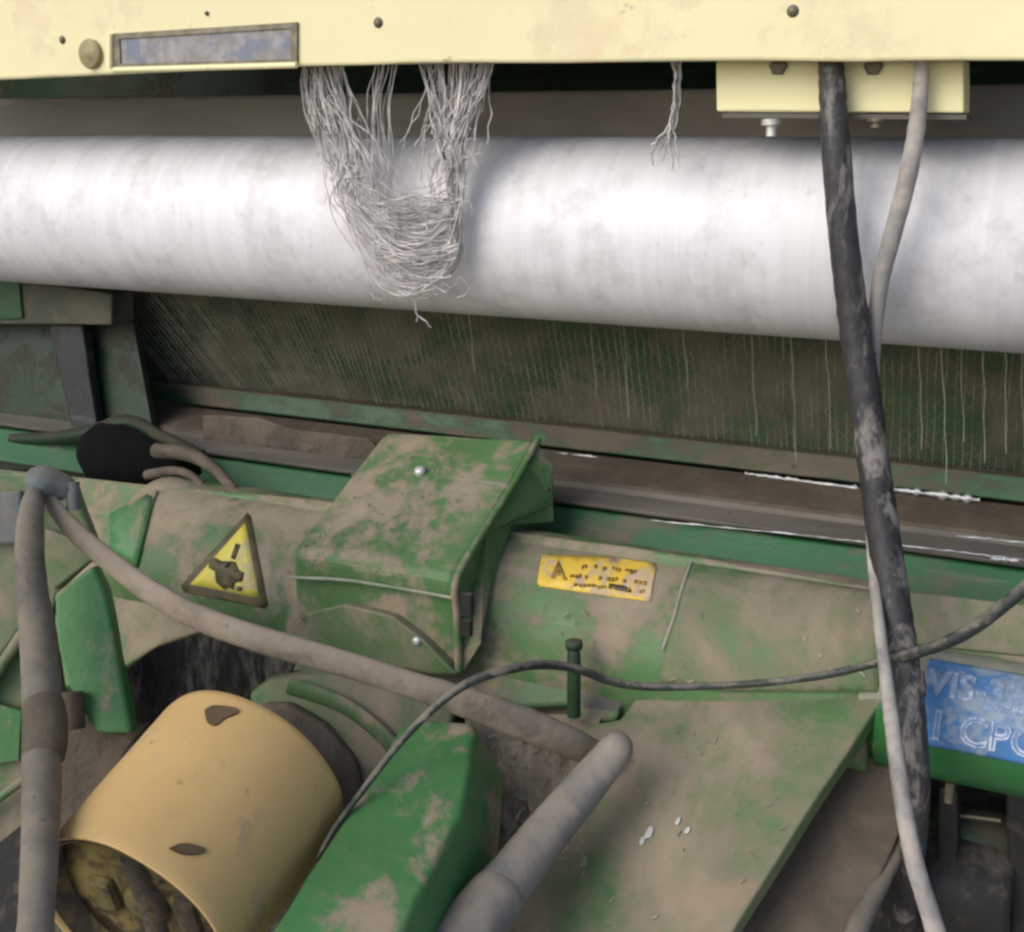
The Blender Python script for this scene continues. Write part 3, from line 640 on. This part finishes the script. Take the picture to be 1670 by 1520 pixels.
# joint inside
t2 = thing('shaft_joint', fa+AX*.03, 'grubby olive universal joint seen inside the open end of the yellow guard', 'shaft joint')
m_ = MB(); m_.lathe(fa+AX*.02, AX, [(-.004, 0), (-.004, .018), (.0, .022), (.02, .022), (.02, 0)], 24); m_.build('shaft', 'cone_in', t2)
sx = AX.cross(Vector((0, 0, 1))).normalized(); sy = AX.cross(sx)
rotm = Matrix((sx, sy, AX)).transposed()
m_ = MB()
for s_ in (-1, 1): m_.box(fa+AX*.03+sx*s_*.045, (.012, .020, .014), rotm)
m_.box(fa+AX*.055, (.059, .024, .008), rotm); m_.build('yoke', 'cone_in', t2, bevel=.006)
m_ = MB(); m_.tube([fa+AX*.026-sy*.055, fa+AX*.026+sy*.055], .011, 14); m_.build('cross', 'brown', t2)
# ring and housing behind
t = thing('shaft_housing', ra+AX*.05, 'dusty rounded gearbox housing behind the yellow guard', 'housing')
m_ = MB(); m_.prism([atl(x, y, 1300, 1.245, 1100, 1.26) for x, y in ((425, 1150), (470, 1150), (530, 1185), (580, 1240), (596, 1300), (560, 1360), (500, 1330), (470, 1230))], FWD*.03); m_.build('worn_collar', 'brown', t, bevel=.006)
m_ = MB(); hp = [(405, 1130), (440, 1108), (560, 1098), (660, 1118), (745, 1150), (735, 1190), (650, 1260), (600, 1330), (560, 1400), (470, 1300)]
m_.prism([atl(x, y, 1300, 1.255, 1100, 1.285) for x, y in hp], FWD*.05); m_.build('casing', 'plate', t, bevel=.012, seg=4)
m_ = MB(); P = [atl(x, y, 1300, 1.25, 1100, 1.28) for x, y in spline([(470, 1118), (560, 1150), (630, 1205), (655, 1250)], 8)]; m_.tube(P, .010, 10, flat=.5); m_.build('casting_rib', 'frame', t)
# dark opening over the back end: a near-black sheet stands in for its shade
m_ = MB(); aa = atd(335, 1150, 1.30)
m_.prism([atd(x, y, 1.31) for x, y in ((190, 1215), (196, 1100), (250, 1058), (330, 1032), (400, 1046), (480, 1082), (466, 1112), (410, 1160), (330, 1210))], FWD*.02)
dark_sheet = m_.build('dark_opening', paint('recess_black', (.006, .007, .006), (.095, .085, .07), .5, 12, chips=0, up=0, stretch=(2.5, 2.5, .4), spec=.08)); tag(dark_sheet, 'dark arched opening behind the top of the yellow guard, its shade painted on a sheet', 'dark opening')

m_ = MB(); m_.prism([atd(x, y, 1.36) for x, y in ((120, 1230), (760, 1230), (800, 1750), (60, 1750))], FWD*.02); tag(m_.build('dark_filler', 'dark'), 'dark filler sheet added in the gap between the yellow guard and the green bar', 'plate')  # dark sheet added to turn a bright gap into shade
# ------------------------------------------------------------------ bright green arm toward the viewer
m_ = MB(); m_.prism([atl(x, y, 1180, 1.225, 1560, .985) for x, y in ((652, 1184), (700, 1172), (774, 1178), (766, 1250), (752, 1330), (712, 1405), (655, 1520), (632, 1570), (405, 1570), (515, 1405), (590, 1290))], Vector((.008, .055, -.085)))
o = m_.build('square_drawbar', 'green', bevel=.007, seg=4)
tag(o, 'bright green square bar reaching towards the viewer between yellow guard and grey pipe', 'bar')

# ------------------------------------------------------------------ loose dirt between arm and pipe
rnd = random.Random(21); m_ = MB()
gx, gy = 34, 34; gv = {}
for i in range(gx+1):
    for j in range(gy+1):
        u, v = i/gx, j/gy; x = 755+(225-125*v)*u; y = 1160+297*v
        e = max(0, min(1, min(u, 1-u, v, 1-v)*5)); h = (.004+.014*e)*(.6+.8*mnoise.noise((u*5, v*5, 4))+.4*mnoise.noise((u*17, v*17, 1)))
        gv[i, j] = m_.bm.verts.new(lo(x, y, -.006+(h+.007)*e))
for i in range(gx):
    for j in range(gy): m_.bm.faces.new((gv[i, j], gv[i+1, j], gv[i+1, j+1], gv[i, j+1])).smooth = True
M['dirt'] = paint('chaff_dirt', (.26, .20, .12), (.34, .285, .20), .5, 40, chips=.3, bump=.9, chip_col=(.42, .36, .24))
tag(m_.build('dirt_drift', 'dirt'), 'brown drift of dirt and chaff between the green arm and the grey pipe', 'dirt', kind='stuff')

# ------------------------------------------------------------------ grey pipe at the bottom
t = thing('grey_pipe', lo(900, 1400), 'thick grey steel pipe slanting down to the bottom edge right of the green arm', 'pipe')
def dpipe(pts, k=8):
    P, rr = [], []
    for x, y, d, wd in spline(pts, k): P.append(atd(x, y, d)); rr.append(wd*d/F/2)
    return P, rr
P, r_ = dpipe([(1006, 1219, 1.203, 52), (1004, 1222, 1.202, 57), (988, 1243, 1.198, 60), (940, 1300, 1.185, 68), (880, 1372, 1.16, 76), (840, 1425, 1.135, 84), (806, 1465, 1.115, 88), (766, 1520, 1.085, 94), (722, 1590, 1.05, 98)])
m_ = MB(); m_.tube(P, r_, 24); m_.build('pipe_body', 'pipe', t)
P, r_ = dpipe([(812, 1457, 1.119, 90), (806, 1465, 1.114, 96), (792, 1484, 1.105, 100), (764, 1523, 1.084, 104), (716, 1598, 1.046, 108)])
m_ = MB(); m_.tube(P, r_, 28); m_.build('pipe_socket', 'pipe', t)

# pin beside the slot
t = thing('hitch_pin', fr(937, 1170), 'thin dark green upright pin standing under the orange sticker', 'pin')
m_ = MB(); P = [at(936, 1046, -.245), at(936, 1075, -.25), at(936, 1168, -.255)]; m_.tube(P, [.0065, .0075, .0075], 10); m_.build('pin_body', 'dark_green', t)
m_ = MB(); m_.lathe(at(936, 1052, -.246), (0, 0, 1), [(-.003, 0), (-.003, .010), (.004, .010), (.005, .006), (.005, 0)], 6); m_.build('pin_head', 'dark_green', t)
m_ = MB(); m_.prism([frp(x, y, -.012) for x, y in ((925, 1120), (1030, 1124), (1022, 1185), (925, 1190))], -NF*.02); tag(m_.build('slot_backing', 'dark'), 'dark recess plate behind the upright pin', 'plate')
m_ = MB(); m_.prism([frp(x, y, .001) for x, y in ((948, 1128), (1016, 1130), (1010, 1160), (950, 1156))], -NF*.012); tag(m_.build('grey_tab', 'olive', bevel=.002), 'small grey metal tab in the recess right of the upright pin', 'tab')

# ------------------------------------------------------------------ left side plates and green strut
m_ = MB(); m_.prism([atd(x, y, 1.30) for x, y in ((-150, 770), (60, 770), (120, 790), (160, 905), (95, 960), (80, 1010), (100, 1130), (160, 1190), (200, 1190), (130, 1330), (100, 1700), (-150, 1700))], FWD*.02)
t = m_.build('side_plate', 'plate', bevel=.004); tag(t, 'dust caked green plate along the left edge behind the vertical hose', 'plate')
m_ = MB(); m_.tube([atd(-60, 1180, 1.285), atd(52, 1010, 1.285)], .006, 8); m_.tube([atd(-60, 1345, 1.285), atd(40, 1270, 1.285)], .005, 8); m_.build('raised_seam', 'plate', t)
m_ = MB(); m_.prism([atd(x, y, 1.285) for x, y in ((-60, 1150), (38, 1010), (46, 1020), (-60, 1178))], FWD*.012); m_.build('groove_strip', 'dark_green', t)
m_ = MB(); m_.prism([atd(x, y, 1.27) for x, y in ((-60, 1420), (42, 1340), (36, 1600), (-60, 1600))], FWD*.02); m_.build('black_cover', 'dark', t)
m_ = MB(); m_.prism([atd(x, y, 1.28) for x, y in ((-60, 808), (34, 800), (38, 888), (-60, 884))], FWD*.015); m_.build('blue_tab', 'bluegrey', t, bevel=.003)
m_ = MB(); m_.prism([atd(x, y, 1.285) for x, y in ((0, 1150), (34, 1160), (30, 1240), (-60, 1250), (-60, 1150))], FWD*.01); m_.build('bare_green_patch', 'green', t)
m_ = MB(); m_.prism([atd(x, y, 1.285) for x, y in ((72, 862), (152, 890), (160, 906), (86, 962), (72, 950))], FWD*.012); m_.build('dusty_gusset', 'plate', t, bevel=.002)
m_ = MB(); m_.prism([atl(x, y, 922, 1.275, 1198, 1.24) for x, y in ((86, 970), (152, 922), (170, 960), (216, 1198), (160, 1196), (108, 1120), (96, 1060))], FWD*.025)
o = m_.build('green_strut', 'green', bevel=.004); tag(o, 'narrow bright green strut just right of the vertical dusty hose', 'strut')
m_ = MB(); m_.tube([atd(112, 1128, 1.24), atd(114, 1190, 1.235)], [.014, .017], 10); tag(m_.build('rusty_knuckle', 'brown', bevel=.003), 'small rusty brown knuckle at the foot of the green strut', 'fitting')
m_ = MB(); m_.prism([atd(x, y, 1.27) for x, y in ((96, 1190), (140, 1170), (205, 1195), (240, 1180), (120, 1360), (92, 1360))], FWD*.02); tag(m_.build('dirt_bracket', 'brown', bevel=.004), 'brown dirty bracket between the vertical hose and the yellow guard', 'bracket')

# ------------------------------------------------------------------ hoses and cables
def hose_d(pts, k=10):
    P, rr = [], []
    for i, (x, y, d, wd) in enumerate(spline(pts, k)): P.append(atd(x, y, d)); rr.append(wd*d/F/2*(1+.06*mnoise.noise((i*.45, 3, 0))))
    return P, rr
t = thing('vertical_hose', atd(62, 1520, 1.14), 'thick dusty grey hose hanging down along the left edge', 'hose')
P, r_ = hose_d([(60, 792, 1.235, 26), (52, 830, 1.22, 38), (48, 880, 1.21, 44), (52, 960, 1.20, 50), (62, 1040, 1.19, 58), (68, 1130, 1.165, 62), (68, 1250, 1.10, 62), (66, 1360, 1.0, 60), (60, 1480, .94, 58), (52, 1600, .91, 58)])
m_ = MB(); m_.tube(P, r_, 18); m_.build('hose_body', 'vert_hose', t)
m_ = MB(); P, r_ = hose_d([(70, 1150, 1.153, 66), (73, 1175, 1.14, 72), (73, 1215, 1.12, 71), (69, 1240, 1.106, 64)], 4); m_.tube(P, r_, 16); m_.build('wrapped_band', 'brown', t)
t = thing('sagging_hose', atd(500, 1060, 1.2), 'flattened dust covered hose crossing from upper left down to the grey pipe', 'hose')
P, r_ = hose_d([(66, 792, 1.245, 26), (92, 832, 1.24, 34), (128, 872, 1.235, 40), (180, 916, 1.225, 42), (250, 968, 1.215, 46), (330, 1010, 1.205, 48), (440, 1048, 1.20, 50), (560, 1082, 1.195, 49), (680, 1120, 1.19, 51), (780, 1152, 1.192, 58), (860, 1182, 1.205, 62), (920, 1207, 1.225, 58), (960, 1226, 1.245, 52), (990, 1244, 1.262, 42)])
m_ = MB(); m_.tube(P, r_, 18, flat=.55); m_.build('hose_body', 'dust_hose', t)
m_ = MB(); P, r_ = hose_d([(52, 790, 1.24, 44), (70, 786, 1.24, 56), (92, 790, 1.245, 46), (112, 800, 1.25, 40)], 4); m_.tube(P, r_, 14)
m_.tube([atd(118, 786, 1.245), atd(120, 832, 1.245)], .007, 8); m_.build('elbow_fitting', 'bluegrey', t)

t = thing('black_hose', at(1440, 900, -.21), 'thick black ribbed rubber hose hanging down the right side in front of the roller', 'hose')
P, r_ = hose([(1352, 78, -.139, 36), (1356, 120, -.139, 42), (1362, 220, -.14, 47), (1374, 370, -.15, 48), (1392, 520, -.155, 50), (1410, 640, -.165, 52), (1427, 770, -.18, 52), (1445, 900, -.20, 54), (1466, 1030, -.235, 52), (1484, 1150, -.275, 48), (1494, 1270, -.29, 44), (1492, 1350, -.27, 42), (1482, 1440, -.22, 40), (1470, 1540, -.14, 40)], 12)
r_ = [q*(1+.022*math.sin(i*1.9)) for i, q in enumerate(r_)]
m_ = MB(); m_.tube(P, r_, 20); m_.build('hose_body', 'rubber', t)
P, r_ = hose([(1478, 1096, -.254, 56), (1480, 1115, -.26, 58), (1482, 1134, -.268, 55)], 4); m_ = MB(); m_.tube(P, r_, 18); m_.build('clamp', paint('rusty_clamp', (.12, .045, .03), (.3, .2, .17), .3, 40, chips=.3), t)
t = thing('grey_hose', at(1430, 700, -.2), 'thin pale grey hose that bends behind the black hose and comes out on its left', 'hose')
P, r_ = hose([(1504, 80, -.136, 24), (1502, 130, -.138, 25), (1496, 200, -.14, 28), (1480, 290, -.145, 30), (1455, 385, -.145, 30), (1436, 460, -.14, 28), (1426, 550, -.135, 24), (1422, 640, -.14, 20), (1419, 740, -.152, 17), (1419, 840, -.175, 17), (1426, 950, -.22, 18), (1438, 1050, -.27, 20), (1452, 1160, -.32, 24), (1468, 1280, -.36, 28), (1490, 1400, -.39, 30), (1520, 1500, -.40, 32), (1550, 1600, -.41, 32)], 10)
m_ = MB(); m_.tube(P, r_, 16); m_.build('hose_body', 'grey_hose', t)
P, r_ = hose_d([(515, 1405, 1.085, 6), (545, 1352, 1.105, 9), (585, 1298, 1.125, 11), (640, 1226, 1.14, 12), (700, 1162, 1.145, 13), (758, 1117, 1.145, 15), (820, 1094, 1.16, 16), (880, 1084, 1.20, 16), (938, 1090, 1.225, 15), (1000, 1112, 1.235, 15), (1060, 1120, 1.235, 14), (1150, 1119, 1.225, 13), (1250, 1113, 1.205, 13), (1350, 1100, 1.185, 14), (1440, 1078, 1.16, 16), (1510, 1060, 1.12, 20), (1575, 1032, 1.11, 23), (1640, 985, 1.10, 23), (1720, 915, 1.09, 23)])
m_ = MB(); m_.tube(P, r_, 10); tag(m_.build('thin_cable', 'cable'), 'thin dark cable looping from the yellow guard across the plates to the right edge', 'cable')

# ------------------------------------------------------------------ twine caught on the roller
rnd = random.Random(42)
m_ = MB()
def strand(pts, Y, w=4.2, k=6, wob=5):
    P = []; ph = rnd.random()*50
    for i, (x, y) in enumerate(spline(pts, k)):
        x += wob*mnoise.noise((i*.35, ph, 0)); y += wob*mnoise.noise((i*.35, ph, 7))
        yy = Y + .004*mnoise.noise((i*.2, ph, 3))
        P.append(at(x, y, yy))
    m_.tube(P, w*.50*1.45/F/2*rnd.uniform(.75, 1.2), 4)
for i in range(50):                              # hammock strands: down from the left, along the bottom, up to the right
    x0 = rnd.choice((rnd.uniform(492, 560), rnd.uniform(492, 560), rnd.uniform(610, 650))); x1 = rnd.choice((rnd.uniform(690, 802), rnd.uniform(690, 802), rnd.uniform(735, 800)))
    dp = rnd.uniform(.0, 1.0)**.8; yb = 300 + 190*dp; xm = 676+rnd.uniform(-22, 22)
    f = .4+.6*dp
    Y = -.118-.022*rnd.random()
    if x0 < 580: L = [(x0, 100), (x0+rnd.uniform(-6, 14), 170), (x0+rnd.uniform(10, 30)+12, 245), (535+rnd.uniform(0, 40)-8*dp+22*(1-dp), 250+80*f), (592+rnd.uniform(-10, 16), yb-70*f)]
    else: L = [(x0, 100), (x0-rnd.uniform(5, 18), 180), (x0-rnd.uniform(0, 14), 270), (x0-8, 320), (x0+rnd.uniform(-6, 8), yb-50*f if yb > 380 else 330)]
    Rr = [(738+rnd.uniform(-10, 14), yb-55*f), (742+rnd.uniform(-12, 14), 260+70*f), (x1*.5+735*.5-8, 225), (x1*.7+735*.3, 165), (x1, 100)]
    strand(L+[(xm-30, yb-10*f), (xm+20, yb-4)]+Rr, Y)
for i in range(48):                              # wavy cross threads in the bag
    y = 320+rnd.random()*165; half = 72*(1-max(0, (y-400))/135.)+14
    xm = 668+ (y-330)*.12; a = xm-half*rnd.uniform(.6, 1.0); b = xm+half*rnd.uniform(.55, 1.0)
    strand([(a, y-rnd.uniform(-6, 18)), (a*.66+b*.34, y+rnd.uniform(-8, 8)), (a*.34+b*.66, y+rnd.uniform(-10, 6)), (b, y-rnd.uniform(-4, 20))], -.124-.016*rnd.random(), 4.0, 5, 5)
for i in range(34):                              # free ends at left and right
    s_ = rnd.random() < .55; x0 = rnd.uniform(490, 560) if s_ else rnd.uniform(690, 805)
    y1 = rnd.uniform(220, 300); tx = x0+rnd.uniform(0, 60) if s_ else x0-rnd.uniform(0, 60)
    strand([(x0, 98), (x0*.7+tx*.3+rnd.uniform(-5, 5), 150), (x0*.35+tx*.65, 200), (tx, y1)], -.12-.015*rnd.random(), 4.4)
for i in range(34):
    k = i % 3
    if k == 0: a, b = (rnd.uniform(492, 555), 100), (rnd.uniform(580, 655), rnd.uniform(270, 330))
    elif k == 1: a, b = (rnd.uniform(680, 720), 100), (rnd.uniform(728, 755), rnd.uniform(215, 300))
    else: a, b = (rnd.uniform(770, 806), 100), (rnd.uniform(690, 725), rnd.uniform(200, 330))
    q = rnd.uniform(-8, 8); strand([a, (a[0]*.75+b[0]*.25+q, a[1]*.7+b[1]*.3), (a[0]*.4+b[0]*.6-q, a[1]*.4+b[1]*.6), b, (b[0]+rnd.uniform(-14, 14), b[1]+rnd.uniform(20, 60))], -.116-.026*rnd.random(), 4.2)
for i in range(130):                             # fuzz: short broken filaments
    y = rnd.uniform(150, 480); s_ = rnd.random() < .5
    x = (rnd.gauss(540+(y-150)*.24, 26) if s_ else rnd.gauss(740-(y-150)*.06, 22)) if y < 330 else rnd.uniform(590+(y-330)*.25, 755)
    a = rnd.uniform(0, 6.3); l = rnd.uniform(8, 22)
    strand([(x, y), (x+l*math.cos(a), y+l*math.sin(a)), (x+l*1.6*math.cos(a+.7), y+l*1.6*math.sin(a+.7))], -.122-.022*rnd.random(), 2.2, 4, 6)
for p in ([(700, 108), (735, 150), (770, 190), (752, 226)], [(800, 104), (790, 160), (772, 215), (752, 268)], [(700, 430), (688, 470), (676, 500), (688, 518), (704, 534)], [(655, 440), (668, 478), (682, 503), (680, 522)]):
    strand(p, -.125, 4.6)
o = m_.build('tangled_twine', 'twine'); tag(o, 'tangle of grey white twine hanging from under the panel over the roller', 'twine')
m_ = MB()
for i in range(9):
    a = rnd.uniform(-8, 8)
    strand([(1104+a, 98), (1106+a*.8, 135), (1103+a*.6, 170), (1096+a*.5, 205), (1088+a*1.6-(8 if i % 3 else -14), 232), (1080+a*1.2-(10 if i % 3 else -26), 250+rnd.uniform(-18, 30))], -.122-.01*rnd.random(), 5.2)
o = m_.build('twine_tuft', 'twine'); tag(o, 'short frayed tuft of twine hanging alone between the tangle and the pale block', 'twine')

for px, py, sz in ((1060, 1358, .010), (1048, 1374, .006), (1106, 1342, .006), (1122, 1356, .005)):
    c = lo(px, py, .0015 if px > 900 else .03); m_ = MB(); a_ = NL.cross(Vector((1, .3*rnd.uniform(-1, 1), rnd.uniform(-1, 1)))).normalized(); b_ = NL.cross(a_)
    m_.prism([c+a_*sz*(.5+.5*rnd.random())*math.cos(k*1.05)+b_*sz*.6*(.5+.5*rnd.random())*math.sin(k*1.05) for k in range(6)], NL*.001)
    if px > 900: tag(m_.build('paint_flake', 'bolt_pale'), 'small pale flake lying on the dusty plate right of the grey pipe', 'flake', 'pale flakes on the lower plate')
# ------------------------------------------------------------------ chaff: bits of straw and flakes lying on the plates
rnd = random.Random(9); m_ = MB()
nrmG = (B-A).cross(C-A).normalized(); nrmG = nrmG if nrmG.z > 0 else -nrmG
def bit(p, nrm, l, wd):
    a = nrm.cross(Vector((rnd.uniform(-1, 1), rnd.uniform(-1, 1), rnd.uniform(-1, 1)))).normalized(); b = nrm.cross(a)
    m_.box(p+nrm*(wd*.5), (l/2, wd/2, wd*.35), Matrix((a, b, nrm)).transposed())
for i in range(36):
    x, y = rnd.uniform(760, 1400), rnd.uniform(1190, 1515)
    if x > 1440-(y-1150)*.66: continue
    bit(lo(x, y, .001), NL, rnd.uniform(.002, .009), rnd.uniform(.0008, .0018))
for i in range(24): 
    x, y = rnd.uniform(860, 1420), rnd.uniform(985, 1130); pp = fr(x, y, .0055); bit(pp, frn(pp), rnd.uniform(.003, .009), rnd.uniform(.0008, .0015))
for i in range(20):
    u, v = rnd.random(), rnd.random(); bit((A.lerp(B, u)).lerp(C.lerp(D, u), v)+nrmG*.001, nrmG, rnd.uniform(.003, .009), rnd.uniform(.0008, .0016))
for i in range(120):
    x, y = rnd.uniform(775, 965), rnd.uniform(1200, 1420); bit(lo(x, y, .014), NL, rnd.uniform(.003, .013), rnd.uniform(.0008, .0018))
M['straw'] = plain('pale_straw', (.26, .225, .15), .8, var=.45, sc=12)
tag(m_.build('chaff', 'straw'), 'bits of pale straw and chaff scattered on the dusty plates', 'chaff', kind='stuff')
